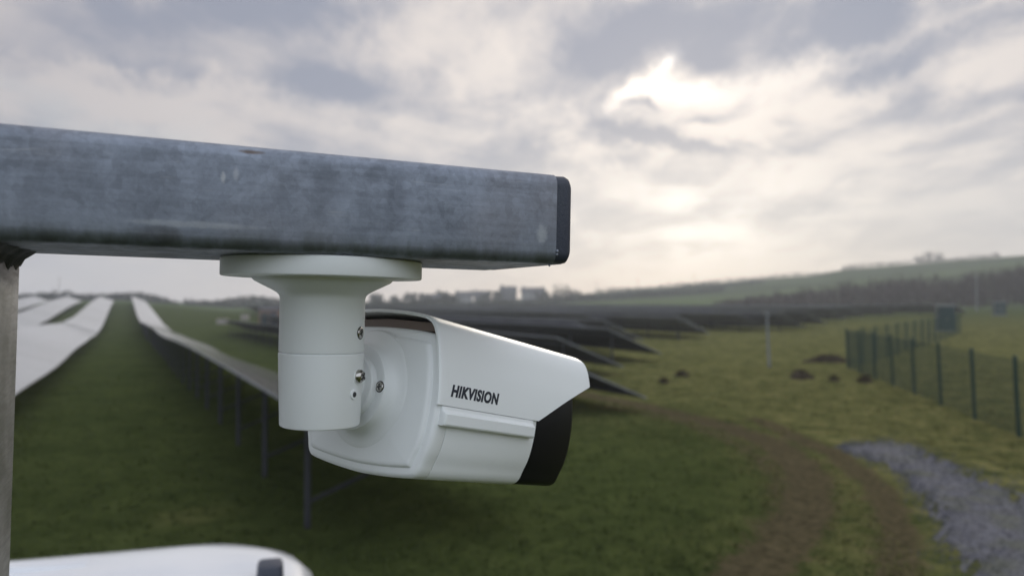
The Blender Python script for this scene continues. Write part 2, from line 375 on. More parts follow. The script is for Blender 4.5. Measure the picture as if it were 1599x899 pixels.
mb.add(vs, [(i*NV+j, i*NV+j+1, (i+1)*NV+j+1, (i+1)*NV+j) for i in range(NU-1) for j in range(NV-1) if not bare_spot(i, j)])
for _ in range(9000):                              # loose stones, thinning out into the grass
    i = rng.integers(0, NU); e_ = rng.random() < .5; w = rng.normal(.12, .16); w = w if e_ else 1-w
    if rng.random() < .3: w = rng.random()
    q = tp[i]*(1-w)+bp[i]*w+rng.normal(0, .05, 2); z = gh(q[0], q[1])+(.018*math.sin(PI*w) if 0 < w < 1 else 0); a_ = rng.uniform(.008, .020)
    v_ = [(q[0]+a_*math.cos(k_*2.1+i), q[1]+a_*math.sin(k_*2.1+i), z+.004) for k_ in range(3)]+[(q[0], q[1], z+a_*1.1)]
    mb.add(v_, [(0, 1, 3), (1, 2, 3), (2, 0, 3)])
m = mat('grey_gravel', (.16, .16, .18), .85, spec=.2); k, p = nt(m)
tc = k.node('ShaderNodeTexCoord').outputs['Object']
vo = k.node('ShaderNodeTexVoronoi'); k.l.new(tc, vo.inputs['Vector']); vo.inputs['Scale'].default_value = 26.
v1 = k.sep(vo.outputs['Color'])[0]
g1 = k.mix(k.smooth(v1, .1, .9), (.050, .050, .060), (.120, .119, .140))
g1 = k.mix(k.smooth(k.noise(tc, 1.4, 4., .6), .45, .65, 0., .55), g1, (.075, .080, .045))
k.put(p.inputs['Base Color'], g1)
b = k.node('ShaderNodeBump'); b.inputs['Strength'].default_value = .5; b.inputs['Distance'].default_value = .012
k.l.new(vo.outputs['Distance'], b.inputs['Height']); k.l.new(b.outputs[0], p.inputs['Normal'])
tag(mb.build('gravel_path', m, smooth=80), kind='structure')

# grass tufts standing on the near ground (uncountable)
NTUFT = 26000
ty = 6.5+rng.random(NTUFT)**1.5*30; tx = (rng.random(NTUFT)*2-1)*.72*ty+0.
d_path = dist_poly(tx, ty, [((a[0]+b_[0])/2, (a[1]+b_[1])/2) for a, b_ in zip(TOP, BOT)])
mudt = dist_poly(tx, ty, [gpt(*q) for q in ((870, 598), (1000, 625), (1120, 655), (1215, 690), (1262, 740), (1258, 800), (1215, 850), (1160, 899))])
keep = (d_path > 1.5) & (mudt > .4); tx, ty = tx[keep], ty[keep]; n = len(tx); tz = ground_h(tx, ty)
B = 4
ang = rng.random((n, B))*2*PI; hh = rng.uniform(.02, .06, (n, B)); tus = (rng.random(n) < .035)[:, None]; hh = np.where(tus, hh*3.2, hh); le = rng.uniform(.02, .09, (n, B)); wd = rng.uniform(.006, .014, (n, B))
bx = tx[:, None]+rng.normal(0, .03, (n, B)); by = ty[:, None]+rng.normal(0, .03, (n, B)); bz = np.repeat(tz[:, None], B, 1)-.005
ca, sa = np.cos(ang), np.sin(ang)
V = np.stack([np.stack([bx-sa*wd, by+ca*wd, bz], -1), np.stack([bx+sa*wd, by-ca*wd, bz], -1), np.stack([bx+ca*le, by+sa*le, bz+hh], -1)], 2).reshape(-1, 3)
me = bpy.data.meshes.new('grass'); me.from_pydata(V.tolist(), [], np.arange(len(V)).reshape(-1, 3).tolist())
m = mat('grass_blades', (.04, .05, .015), .9, spec=.0); k, p = nt(m)
geo = k.node('ShaderNodeNewGeometry').outputs['Position']; gX = k.sep(geo)[0]
f = k.noise(geo, 1.3, 5., .7)
k.put(p.inputs['Base Color'], k.mix(k.mul(k.smooth(gX, 2., 7.), k.smooth(f, .35, .6)), k.mix(f, (.032, .044, .014), (.078, .094, .031)), (.200, .172, .070)))
me.materials.append(m); tag(bpy.data.objects.new('grass', me), kind='stuff'); C.objects.link(bpy.data.objects['grass'])
bpy.data.objects['grass']['label'] = 'short rough grass covering the field between the solar rows'; bpy.data.objects['grass']['category'] = 'grass'

# ------------------------------------------------------------------ steel bracket the camera hangs from
P0 = (-.2138, .0199, .3209)
bdir = cw((.919, -.026, .3926)).normalized(); upv = cw((.02, 1, .02)).normalized()
adir = upv.cross(bdir).normalized(); bdir = adir.cross(upv).normalized()
if adir.y < 0: adir = -adir
FB = frame(cp(P0), bdir, adir, upv)
HB, WB, LB = .050, .115, .2588
def rrect(w, h, r, n=7, y0=0., z0=0.):
    pts = []
    for cx_, cz_, a_ in ((w-r, h-r, 0), (r, h-r, 90), (r, r, 180), (w-r, r, 270)):
        for i in range(n+1):
            q = math.radians(a_+90*i/n); pts.append((y0+cx_+r*math.cos(q), z0+cz_+r*math.sin(q)))
    return pts
stand = thing('steel_bracket', 'grey galvanised box section arm with black end cap on a steel post', 'bracket', mw=FB)
mb = MB()
ring = rrect(WB, HB, .0065)
mb.rings([[(x, y, z) for y, z in ring] for x in list(np.linspace(-.42, LB, 40))], True, True, False)
crossarm = mb.build('arm', M['galv'], stand)
mb = MB()
def capring(x, d, r): return [(x, y, z) for y, z in rrect(WB-2*d, HB-2*d, r, y0=d, z0=d)]
mb.rings([capring(LB-.004, .004, .004), capring(LB+.0002, .004, .004), capring(LB+.0002, .0006, .0062), capring(LB+.0062, .0004, .0062), capring(LB+.0084, .0010, .0062), capring(LB+.0098, .0024, .006), capring(LB+.0104, .0045, .005)], True, True, True)
mb.build('end_cap', M['cap'], stand)
mb = MB()                                          # ragged zinc drips at the cut edge
for (z, l, h) in ((.0070, .0014, .0012), (.0052, .0009, .0009)):
    mb.lathe([(.0001, -h), (.0007, -h*.6), (.0009, 0), (.0007, h*.6), (.0001, h)], 8, Matrix.Translation((LB+l*.4, -.0003, z)))
mb.lathe([(.0001, -.0012), (.0006, -.0009), (.0007, 0), (.0002, .001)], 8, Matrix.Translation((LB-.001, .006, .0)))
mb.build('zinc_drip', M['galv'], stand)
mb = MB(); PX = -.0088
pr = rrect(.100, .100, .006)
mb.rings([[(PX-.100+y, z+.0005, h) for y, z in pr] for h in (-3.16, -2., -1., -.4, -.2, -.1, -.05, -.0003)], True, True, True)
mb.build('post', M['post'], stand)
mb = MB()
rr = []
for y in np.linspace(.004, .097, 26):
    e = .0009*rng.normal(); g_ = .0066+e
    rr.append([(PX-.0005, y, -.0002), (PX+g_+.0008, y, -.0002), (PX+g_*.72, y, -.0022), (PX+g_*.33, y, -g_*.62), (PX+.0003, y, -g_*1.2), (PX-.0005, y, -g_*1.25)])
mb.rings(rr, True, True, True)
mb.build('weld', M['weld'], stand)

# ------------------------------------------------------------------ security camera
FX, FY = .1428, WB/2
FM = FB @ Matrix.Translation((FX, FY, 0))
camera = thing('security_camera', 'white bullet security camera with sunshield hanging under the galvanised arm', 'security camera', mw=FM)
mb = MB()
mb.lathe([(.001, -.0001), (.0538, -.0001), (.0545, -.0007), (.0545, -.0092), (.0542, -.0098), (.0535, -.0101), (.0392, -.0101), (.0384, -.0105), (.0377, -.0116), (.0368, -.0124),
          (.0320, -.0148), (.0275, -.0170), (.0248, -.0186), (.0236, -.0199), (.0232, -.0216), (.0232, -.0503), (.0230, -.0508), (.0224, -.0509), (.001, -.0509)], 128)
flange = mb.build('mounting_flange', M['white'], camera, smooth=32)
mb = MB()
mb.lathe([(.001, -.0505), (.0222, -.0505), (.0222, -.0513), (.0231, -.0514), (.0234, -.0518), (.0219, -.0905), (.0216, -.0912), (.0209, -.0916), (.001, -.0916)], 128)
collar = mb.build('swivel_collar', M['white'], camera, smooth=32)
# directions around the pipe, measured from the line of sight
inv = FM.inverted()
ev = inv @ Vector((0, 0, EYE)); base_ang = math.atan2(ev.y, ev.x)
def around(off_deg, z, r):      # frame on the pipe's skin, z axis outwards
    a = base_ang+math.radians(off_deg); o = Vector((r*math.cos(a), r*math.sin(a), z)); n_ = Vector((math.cos(a), math.sin(a), 0))
    return frame(o, Vector((-math.sin(a), math.cos(a), 0)), Vector((0, 0, 1)), n_)
def screw(name, fr, r, h, parent, rot=.4):
    mb = MB()
    mb.lathe([(r*1.0, -.0012), (r*1.0, h*.25), (r*.93, h*.6), (r*.72, h*.9), (r*.42, h), (.00002, h)], 28, fr)
    o = mb.build(name, M['steel'], parent, smooth=50)
    mb = MB(); R_ = Matrix.Rotation(rot, 4, 'Z')
    for q in (0, PI/2):
        f2 = fr @ R_ @ Matrix.Rotation(q, 4, 'Z'); l, w = r*.62, r*.15; z1 = h*1.06+(.00002 if q else 0)
        bb = MB().box((-l, -w, h*.4), (l, w, z1)); mb.add([tuple(f2 @ Vector(v)) for v in bb.v], bb.f)
    mb.build('cross_slot', M['hole'], o, smooth=0)
    mb = MB(); mb.lathe([(r*1.02, .0001), (r*1.16, .00018), (r*1.22, -.0006), (r*1.02, -.0006)], 28, fr); mb.build('washer', M['hole'] if h < .001 else M['white'], o)
    return o
def offs(px, top): return math.degrees(math.asin(max(-1, min(1, (px-top)/64.5))))
screw('screw', around(62, -.0400, .0231), .0031, .0007, flange)
screw('screw', around(60, -.0637, .0229), .0038, .0030, collar, .9)
mb = MB(); fr = around(50, -.0733, .0228)
mb.lathe([(.0001, .0004), (.0015, .0004), (.0016, .0006), (.0026, .0005), (.0027, -.0006), (.0001, -.0006)], 24, fr, 0)
ho = mb.build('screw_hole', M['white'], collar)
mb = MB(); mb.lathe([(.0001, .0007), (.0014, .00075), (.00155, .0001)], 20, fr); mb.build('recess', M['hole'], ho)

# camera housing frame: x = right-hand side (towards the photographer), y = optical axis, z = up
cA = cw((.61198, -.22870, .75709)); cN = cw((.77770, 0, -.62864)); cU = cw((.14377, .97350, .17786))
Qc = cp((-.0917, -.067, .469))+cN*.0065
HM = frame(Qc, cN.normalized(), cA.normalized(), cU.normalized())
HL = FM.inverted() @ HM
def place(o): o.matrix_local = HL; return o
def smooth_half(pts, n):
    pts = np.array(pts); full = np.vstack([pts[::-1]*[-1, 1], pts[1:]]) if abs(pts[0, 0]) < 1e-9 else pts
    return full
def catmull(pts, m=6, closed=True):
    pts = np.array(pts, float); n = len(pts); out = []
    rngi = range(n) if closed else range(n-1)
    for i in rngi:
        p0, p1, p2, p3 = (pts[(i-1) % n] if closed or i > 0 else pts[0]), pts[i], pts[(i+1) % n], (pts[(i+2) % n] if closed or i+2 < n else pts[-1])
        for q in range(m):
            u = q/m; out.append(.5*((2*p1)+(-p0+p2)*u+(2*p0-5*p1+4*p2-p3)*u*u+(-p0+3*p1-3*p2+p3)*u**3))
    if not closed: out.append(pts[-1])
    return np.array(out)
half = [(0, -.0436), (.016, -.0430), (.030, -.0420), (.0405, -.0409), (.0468, -.0397), (.0502, -.0366), (.0525, -.0310), (.0553, -.0240), (.0572, -.0150), (.0580, -.004), (.0577, .006), (.0565, .016),
        (.0545, .026), (.0520, .0345), (.0497, .0392), (.0455, .0420), (.038, .0432), (.022, .0444), (0, .0450)]
hb = np.array(half); outline = np.vstack([hb, (hb[1:-1]*[-1, 1])[::-1]])
outline = catmull(outline, 5)
def offset(poly, d):       # inset a closed outline
    e = np.roll(poly, -1, 0)-np.roll(poly, 1, 0); nrm = np.stack([-e[:, 1], e[:, 0]], -1); nrm /= np.linalg.norm(nrm, axis=1)[:, None]
    return poly+nrm*d
def sect(y, d, sc=1.):
    q = offset(outline, d) if sc == 1. else offset(outline, d)*sc
    return [(x, y, z) for x, z in q]
HUBZ = .006
TF = .0940; TE = .1368
# rear cap with a raised inner plate
mb = MB()
prof = [(.0088, .0003), (.0055, .0004), (.0030, .0009), (.0013, .0019), (.0003, .0033), (0, .0048), (0, .0060), (.0004, .0042), (.0000, .0001), (0, 0)]
mb.rings([sect(y, d) for y, d in ((.0100, .0002), (.0088, .0), (.0050, .0), (.0030, .0002), (.0014, .0008), (.0004, .0018), (0, .0030), (0, .0056), (-.0004, .0060), (-.0017, .0064), (-.0024, .0073))]
         + [[(x*q, -.0024-.0016*(1-q*q), z*q+(HUBZ*.3)*(1-q)) for x, z in offset(outline, .0073)] for q in (.96, .85, .7, .5, .3, .1)], True, False, True)
rear = place(mb.build('rear_cap', M['white'], camera, smooth=40))
mb = MB()
mb.rings([sect(y, d) for y, d in ((.0080, .0012), (.0102, .0008), (.0105, .0002), (.0110, .0), (TF-.001, .0), (TF-.0002, .0003), (TF, .0012), (TF+.002, .0020))], True, True, True)
body = place(mb.build('body', M['white'], camera, smooth=40))
mb = MB()
mb.rings([sect(y, d) for y, d in ((TF-.004, .0030), (TF+.0003, .0014), (TF+.0006, .0006), (TF+.0014, .0003), (TE-.003, .0003), (TE-.0012, .0006), (TE-.0003, .0013), (TE, .0026), (TE, .0050), (TE-.0005, .0062), (TE-.003, .0066))], True, True, True)
front = place(mb.build('front_housing', M['black'], camera, smooth=40))
mb = MB()
mb.rings([sect(y, d) for y, d in ((TE-.003, .0068), (TE-.0015, .0072))], True, True, True)
gl = mb.build('lens_window', M['black'], front)
mb = MB(); mb.lathe([(.0001, .003), (.009, .003), (.011, .0022), (.013, .0022), (.013, -.001)], 40, frame(Vector((0, TE-.0012, .002)), Vector((1, 0, 0)), Vector((0, 0, -1)), Vector((0, 1, 0))))
mb.build('lens', mat('lens_glass', (.01, .012, .02), .05), front, smooth=30)
# hub and neck joining the rear cap to the swivel collar
mb = MB()
hf = frame(Vector((0, 0, HUBZ)), Vector((1, 0, 0)), Vector((0, 0, 1)), Vector((0, -1, 0)))
mb.lathe([(.0362, .0010), (.0352, .0030), (.0345, .0034), (.0325, .0038), (.0300, .0046), (.0280, .0059), (.0266, .0077), (.0259, .0098), (.0256, .0116), (.0253, .0122), (.0246, .0124), (.0197, .0123), (.0190, .0121),
          (.0187, .0124), (.0184, .0150), (.0178, .0158), (.0168, .0162), (.0150, .0165), (.0138, .0172), (.0133, .0190), (.0131, .030), (.0100, .036)], 96, hf)
hub = place(mb.build('hub', M['white'], camera, smooth=24))
for a_ in (4, 184):
    q = math.radians(a_)
    fr = frame(Vector((.0218*math.cos(q), -.0123, HUBZ+.0218*math.sin(q))), Vector((1, 0, 0)), Vector((0, 0, 1)), Vector((0, -1, 0)))
    screw('screw', fr, .0029, .0008, hub, .2)
# sunshield
hh_ = [(.0594, .0000), (.0590, .0060), (.0580, .0130), (.0562, .0225), (.0540, .0310), (.0518, .0385), (.0500, .0430), (.0480, .0466), (.0452, .0496), (.0412, .0517), (.036, .0530), (.028, .0541), (.014, .0552), (0, .0556)]
hp = np.array(hh_); hp = catmull(hp, 6, False)
LV0 = .0022; NOTCH, TIP, TIPV = .0940, .1585, .0325
def vmin(y):
    if y < NOTCH: return LV0
    w = (y-NOTCH)/(TIP-NOTCH); return LV0+(TIPV-LV0)*w+.0010*math.sin(PI*w)
NP = 60
def hood_ring(y, inset=0.):
    v0 = vmin(y)
    prof = hp.copy()
    e = np.gradient(prof, axis=0); nn = np.stack([-e[:, 1], e[:, 0]], -1); nn /= np.linalg.norm(nn, axis=1)[:, None]
    prof = prof+nn*inset
    L = np.r_[0, np.cumsum(np.hypot(*np.diff(prof, axis=0).T))]
    l0 = np.interp(v0, prof[:, 1], L)
    q = l0+(L[-1]-l0)*np.linspace(0, 1, NP)
    xs, zs = np.interp(q, L, prof[:, 0]), np.interp(q, L, prof[:, 1]); xs[-1] = 0
    return [(x, y, z) for x, z in zip(xs, zs)]+[(-x, y, z) for x, z in zip(xs[-2::-1], zs[-2::-1])]
ys = [-.0012, -.0006, .001]+list(np.linspace(.004, NOTCH-.002, 14))+list(np.linspace(NOTCH, TIP, 28))
TH = .0021
outer = [hood_ring(y, TH*.35 if i == 0 else (TH*.10 if i == 1 else 0.)) for i, y in enumerate(ys)]
outer[-1] = hood_ring(TIP, .0003)
inner = [hood_ring(y, TH) for y in ys]
allr = outer+inner[::-1]; n_ = len(outer[0])
mb = MB(); vs = [v for r in allr for v in r]; R = len(allr); fs = []
for i in range(R):
    for j in range(n_-1):
        a, b_ = i*n_+j, ((i+1) % R)*n_+j; fs.append((a, a+1, b_+1, b_))
K = len(ys)
for i in range(K-1):                       # close the two lower edges
    for j in (0, n_-1):
        fs.append((i*n_+j, (i+1)*n_+j, (R-2-i)*n_+j, (R-1-i)*n_+j))
mb.add(vs, fs)
shield = place(mb.build('sunshield', M['white'], camera, smooth=42))
# lining between the shield and the body, seen as a dark slot from behind
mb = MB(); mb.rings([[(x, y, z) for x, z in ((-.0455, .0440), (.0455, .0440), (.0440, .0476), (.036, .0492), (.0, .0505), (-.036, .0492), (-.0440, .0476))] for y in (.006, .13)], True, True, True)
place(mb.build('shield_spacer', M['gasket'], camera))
for sgn in (1, -1):                        # clamp rail along each side
    cs = [(.0575, -.0090), (.0612, -.0092), (.0622, -.0086), (.0626, -.0078), (.0626, -.0024), (.0622, -.0018), (.0608, -.0011), (.0600, .0000), (.0597, .0018), (.0575, .0020)]
    mb = MB(); ss = []
    for y, w in ((.0028, .55), (.0032, .8), (.0042, .95), (.0055, 1.), (.0862, 1.), (.0874, .97), (.0882, .85), (.0886, .6)):
        ss.append([(sgn*(.0575+(x-.0575)*w), y, -.0036+(z+.0036)*(.9+.1*w)) for x, z in cs])
    mb.rings(ss, True, True, True)
    r_ = mb.build('clamp_rail', M['white'], camera, smooth=24); place(r_)
# printed lettering on both flanks of the shield
def surf_x(v): return float(np.interp(v, hp[:, 1], hp[:, 0]))
cu = bpy.data.curves.new('letters', 'FONT'); cu.body = 'HIKVISION'; cu.size = 1; cu.shear = .28; cu.offset = .042; cu.extrude = .01; cu.space_character = 1.08; cu.resolution_u = 4
to = bpy.data.objects.new('letters', cu); C.objects.link(to)
bpy.context.view_layer.update()
lm = bpy.data.meshes.new_from_object(to.evaluated_get(bpy.context.evaluated_depsgraph_get()))
bpy.data.objects.remove(to)
co = np.array([v.co for v in lm.vertices]); mn, mx = co.min(0), co.max(0)
T0, T1, V0, V1 = .0082, .0520, .0076, .0147
for sgn in (1, -1):
    l2 = lm.copy()
    for v, c_ in zip(l2.vertices, co):
        u, w = (c_[0]-mn[0])/(mx[0]-mn[0]), (c_[1]-mn[1])/(mx[1]-mn[1])
        zz_ = V0+(V1-V0)*w; y_ = T0+(T1-T0)*(u if sgn > 0 else 1-u)
        v.co = (sgn*(surf_x(zz_)+(.00022 if c_[2] > 0 else -.0002)), y_, zz_)
    l2.materials.clear(); l2.materials.append(M['ink'])
    lo = bpy.data.objects.new('lettering', l2); C.objects.link(lo); lo.parent = shield

# ------------------------------------------------------------------ solar rows
M['panel'] = mat('solar_glass', (.012, .015, .028), .13, spec=.5); k, p = nt(M['panel']); p.inputs['IOR'].default_value = 2.7; p.inputs['Coat Weight'].default_value = .6; p.inputs['Coat Roughness'].default_value = .08
uv = k.node('ShaderNodeUVMap').outputs[0]
br = k.node('ShaderNodeTexBrick'); k.l.new(uv, br.inputs['Vector']); br.offset = 0.; br.inputs['Scale'].default_value = 1.
br.inputs['Brick Width'].default_value = 1.0; br.inputs['Row Height'].default_value = 1.66; br.inputs['Mortar Size'].default_value = .018; br.inputs['Mortar Smooth'].default_value = 0.
k.put(br.inputs['Color1'], (.012, .015, .028)); k.put(br.inputs['Color2'], (.016, .018, .03)); k.put(br.inputs['Mortar'], (.35, .36, .38))
k.l.new(br.outputs['Color'], p.inputs['Base Color'])
M['sheet'] = mat('shaded_back_sheet', (.050, .052, .062), .7, var=.2, vscale=.7)  # white back sheet darkened: underside shade put into the colour
M['sheet_veiled'] = mat('veiled_back_sheet', (.26, .26, .30), .6, var=.2, vscale=.5)  # lighter copy for far rows, veiling glare put into the colour
M['alu'] = mat('panel_frame_alu', (.30, .31, .33), .45, .6)
M['leg'] = mat('row_post_steel', (.035, .036, .042), .6, .3, var=.2, vscale=5)
WROW, LOW, HIGH, TK = 3.3, .80, 2.0, .045
leg_mesh = {}
def row(p0, s0, s1, label, legs=3.4, brace=False, zoff=0., w=WROW, LOW=LOW, HIGH=HIGH, sheet='sheet'):
    n = max(2, int((s1-s0)/5.2)); st = np.linspace(s0, s1, n+1)
    bx_, by_ = xy(p0+w/2, s0)
    root = thing('solar_row', label, 'solar panels', (bx_, by_, gh(bx_, by_)), group='rows of solar panels on the field')
    o = Vector(root.location)
    def P(pp, s, h): x, y = xy(pp, s); xc, yc = xy(p0+w/2, s); return (x-o.x, y-o.y, gh(xc, yc)+h+zoff-o.z)
    mb = MB(); vs = []; fs = []; mi = []
    for s in st: vs += [P(p0, s, HIGH), P(p0+w, s, LOW), P(p0+w, s, LOW-TK), P(p0, s, HIGH-TK)]
    for i in range(n):
        a = i*4
        for j, mm in ((0, 0), (1, 2), (2, 1), (3, 2)):
            fs.append((a+j, a+(j+1) % 4, a+4+(j+1) % 4, a+4+j)); mi.append(mm)
    fs += [(3, 2, 1, 0), tuple(n*4+j for j in range(4))]; mi += [2, 2]
    mb.v = vs; mb.f = fs; mb.mi = mi
    po = mb.build('panel_surface', [M['panel'], M[sheet], M['alu']], root, smooth=0)
    ul = po.data.uv_layers.new(name='uv')
    for poly in po.data.polygons:
        for li in poly.loop_indices:
            vi = po.data.loops[li].vertex_index; ul.data[li].uv = (st[vi//4]-s0, 0. if vi % 4 in (0, 3) else 3.32)
    for q in (.22, .78):                      # purlins
        mb = MB(); hq = HIGH+(LOW-HIGH)*q-TK-.05
        for i in range(n): mb.beam(P(p0+w*q, st[i], hq), P(p0+w*q, st[i+1], hq), .06, .08)
        mb.build('purlin', M['leg'], root, smooth=0)
    s = s0+(1.72 if brace else .6)
    while s < s1-.2:
        f_ = P(p0+w*.2, s, -.25); h_ = P(p0+w*.2, s, HIGH+(LOW-HIGH)*.2-TK-.02)
        L_ = round(h_[2]-f_[2], 2)
        if L_ not in leg_mesh: leg_mesh[L_] = MB().box((-.04, -.03, 0), (.04, .03, L_)).build('leg', M['leg'], root, smooth=0); lo = leg_mesh[L_]
        else: lo = leg_mesh[L_].copy(); C.objects.link(lo); lo.parent = root
        lo.location = f_
        if brace:
            a, b_ = Vector(P(p0+w*.2, s, .35)), Vector(P(p0+w*.74, s, HIGH+(LOW-HIGH)*.74-TK-.06))
            br_ = MB().beam(a-Vector(f_), b_-Vector(f_), .045, .045).build('brace', M['leg'], lo, smooth=0)
        s += legs
    return root
row(1.6, 9.0, 82, 'solar row on dark legs running away just left of the white camera mount', 3.6, True)
row(1.5, 84.5, 235, 'pale far solar row continuing the row left of the camera mount after a small gap', 4.5)
row(-5.9, 12, 92, 'bright solar row nearest the steel post on the left of the grass aisle', 3.4, True)
row(-5.9, 94, 235, 'bright far solar row beside the narrow end of the grass aisle', 5)
row(-13.4, 20, 100, 'second bright solar row to the left of the grass aisle', 5)
row(-13.4, 104, 235, 'far white solar row behind the second row left of the aisle', 6)
row(-20.9, 30, 235, 'third bright solar row left of the aisle, against the steel post', 6)
row(-28.4, 50, 235, 'small white solar row tip at the horizon beside the steel post', 6)
ends = [(1009, 610, 'nearest dark solar row end, its sloping edge right of the camera shield tip'),
        (973, 565, 'dark row end second in line behind the shield tip'),
        (1033, 550, 'dark row end third in line, above the pair of small dark mounds'),
        (1108, 521, 'dark row end fourth in line, left of the pale pole'),
        (1192, 511, 'dark row end right behind the top of the pale pole'),
        (1255, 511, 'dark row end between pale pole and green fence corner'),
        (1291, 508, 'dark row end just left of the green fence corner'),
        (1342, 494, 'far dark row end above the green fence corner')]
for px, py, lb in ends:
    D = (EYE-.48)*1200/(py-470.); x = (px-799.5)/1200*D
    pl = x*PDIR[0]+D*PDIR[1]; s = x*RDIR[0]+D*RDIR[1]
    row(pl-WROW, s, s+(80 if D < 60 else 110), lb, 4., LOW=.42, HIGH=1.75, sheet='sheet' if D < 40 else 'sheet_veiled')
for i, (pl, s0) in enumerate(((31, 42), (45, 52), (72, 66), (84, 70), (100, 80), (125, 80), (26.4, 38), (40, 58), (63, 68), (112, 84))):
    row(pl-WROW, s0, s0+140, ['dark solar row between the third and fourth row ends in line', 'dark solar row in the middle of the far band, behind the shield', 'dark solar row deep in the far band behind the pale pole', 'dark solar row deeper in the far band behind the pole', 'thin dark solar row near the top of the far band', 'farthest thin dark solar row below the brown woodland', 'dark solar row tucked behind the third row end in line', 'dark solar row hidden between the fourth row end and its neighbour behind', 'low dark solar row in the far band between pole and fence corner', 'second farthest thin dark solar row below the brown woodland'][i], 6, LOW=.5, HIGH=1.9, sheet='sheet_veiled')

# ------------------------------------------------------------------ green mesh fence
M['green'] = mat('green_fence_paint', (.008, .034, .025), .6, var=.2, vscale=3)
M['wire'] = mat('green_wire', (.010, .034, .026), .6)
fence_posts = []
near = [Vector((11.58+.212*(y-17.6)+.0005*(y-17.6)**2, y, 0)) for y in np.arange(15.0, 37.4, 2.58)]
corner = near[-1]
farr = [corner+Vector((25.0, 34.0, 0))*q for q in np.linspace(0, 1, 15)][1:]
froot = thing('mesh_fence', 'green wire mesh fence with slim posts turning a corner beside the gravel path', 'fence', (corner.x, corner.y, 0))
LEAN = -.05; FH = 1.84
allp = near+farr
for i, q in enumerate(allp):
    z = gh(q.x, q.y); l_ = LEAN if i < len(near) else 0.
    mb = MB(); mb.beam((0, 0, -.3), (l_*FH, 0, FH), .075, .06); mb.box((l_*FH-.04, -.034, FH), (l_*FH+.04, .034, FH+.02))
    o = mb.build('fence_post', M['green'], froot, smooth=0); o.location = (q.x-corner.x, q.y-corner.y, z)
for i in range(len(allp)-1):
    a, b_ = allp[i], allp[i+1]; za, zb = gh(a.x, a.y), gh(b_.x, b_.y); near_ = i < len(near)-1
    la, lb_ = (LEAN if i < len(near) else 0.), (LEAN if i+1 < len(near) else 0.)
    mb = MB(); L_ = (b_-a).length
    def Q(w, h):
        l_ = la*(1-w)+lb_*w
        return (a.x+(b_.x-a.x)*w+l_*h-corner.x, a.y+(b_.y-a.y)*w-corner.y, za*(1-w)+zb*w+h)
    nv = int(L_/.05) if near_ else int(L_/.20)
    for j in range(1, nv): mb.tube(Q(j/nv, .04), Q(j/nv, FH-.06), .0040 if near_ else .0055, n=3)
    for h in np.arange(.06, FH, .20): mb.tube(Q(.01, h), Q(.99, h), .0030 if near_ else .005, n=3)
    mb.build('wire_mesh', M['wire'], froot, smooth=0)

# ------------------------------------------------------------------ poles, cabinets, mounds
M['pale'] = mat('pale_pole_paint', (.17, .18, .18), .5, var=.1)
M['wood'] = mat('weathered_pole', (.10, .085, .07), .8, var=.2)
def at(px, py_base): D = EYE*1200/(py_base-470.); return (px-799.5)/1200*D, D
x, y = at(1201, 573)
r = thing('camera_pole', 'thin pale pole standing in the open grass left of the green fence', 'pole', (x, y, gh(x, y)))
mb = MB(); mb.tube((0, 0, -.2), (-.12, 0, 2.55), .065, .055, 12); mb.build('shaft', M['pale'], r)
mb = MB(); mb.box((-.22, -.10, 2.48), (-.05, .14, 2.60)); mb.box((-.17, -.2, 2.42), (-.09, -.10, 2.48)); mb.build('head', M['pale'], r, smooth=0)
mb = MB(); mb.lathe([(.10, -.05), (.10, .04), (.07, .06)], 12); mb.build('base', M['leg'], r)
for px, D, h, lb in ((1525, 150, 8.2, 'far pale pole in front of the brown woodland on the right'), (1084, 560, 9.0, 'tiny pole standing on the hill skyline above the pale pole'),
                     (996, 600, 8.0, 'tiny pole on the low skyline right of the arm end'), (932, 640, 8.0, 'faintest tiny pole on the skyline, just right of the arm cap'), (92, 420, 12., 'thin pole on the horizon above the white solar rows')):
    x = (px-799.5)/1200*D
    r = thing('utility_pole', lb, 'pole', (x, D, gh(x, D)))
    mb = MB(); mb.tube((0, 0, -.5), (0, 0, h), .16, .11, 8); mb.build('shaft', M['pale'] if D < 200 else M['wood'], r)
    mb = MB(); mb.box((-.9, -.06, h-.6), (.9, .06, h-.42)); [mb.tube((q, 0, h-.42), (q, 0, h-.2), .06, .04, 6) for q in (-.75, 0, .75)]
    mb.build('crossarm', M['wood'], r, smooth=0)
M['cab'] = mat('dark_green_metal', (.010, .032, .036), .5, var=.15, vscale=2)
for px, pyb, w, h, lb in ((1475, 520, 1.5, 2.4, 'dark green metal cabinet standing inside the fenced field'), (1560, 499, 1.7, 2.2, 'second green metal cabinet, at the woodland edge on the far right')):
    x, y = at(px, pyb)
    r = thing('equipment_cabinet', lb, 'cabinet', (x, y, gh(x, y)), -.3)
    MB().box((-w/2, -.6, .1), (w/2, .6, h)).build('body', M['cab'], r, smooth=0)
    MB().add([(-w/2-.08, -.7, h), (w/2+.08, -.7, h), (w/2+.08, .7, h), (-w/2-.08, .7, h), (-w/2-.08, 0, h+.12), (w/2+.08, 0, h+.12)], [(0, 1, 5, 4), (2, 3, 4, 5), (1, 2, 5), (3, 0, 4), (3, 2, 1, 0)]).build('roof', M['cab'], r, smooth=0)
    for q in (-1, 1):
        d_ = MB().box((q*w/4-w*.22, -.63, .25), (q*w/4+w*.22, -.602, h-.15)).build('door', M['cab'], r, smooth=0)
        MB().box((q*.06-.02, -.67, h*.45), (q*.06+.02, -.632, h*.55)).build('handle', M['alu'], d_, smooth=0)
    MB().box((-w/2-.1, -.75, -.3), (w/2+.1, .75, .098)).build('plinth', M['pale'], r, smooth=0)
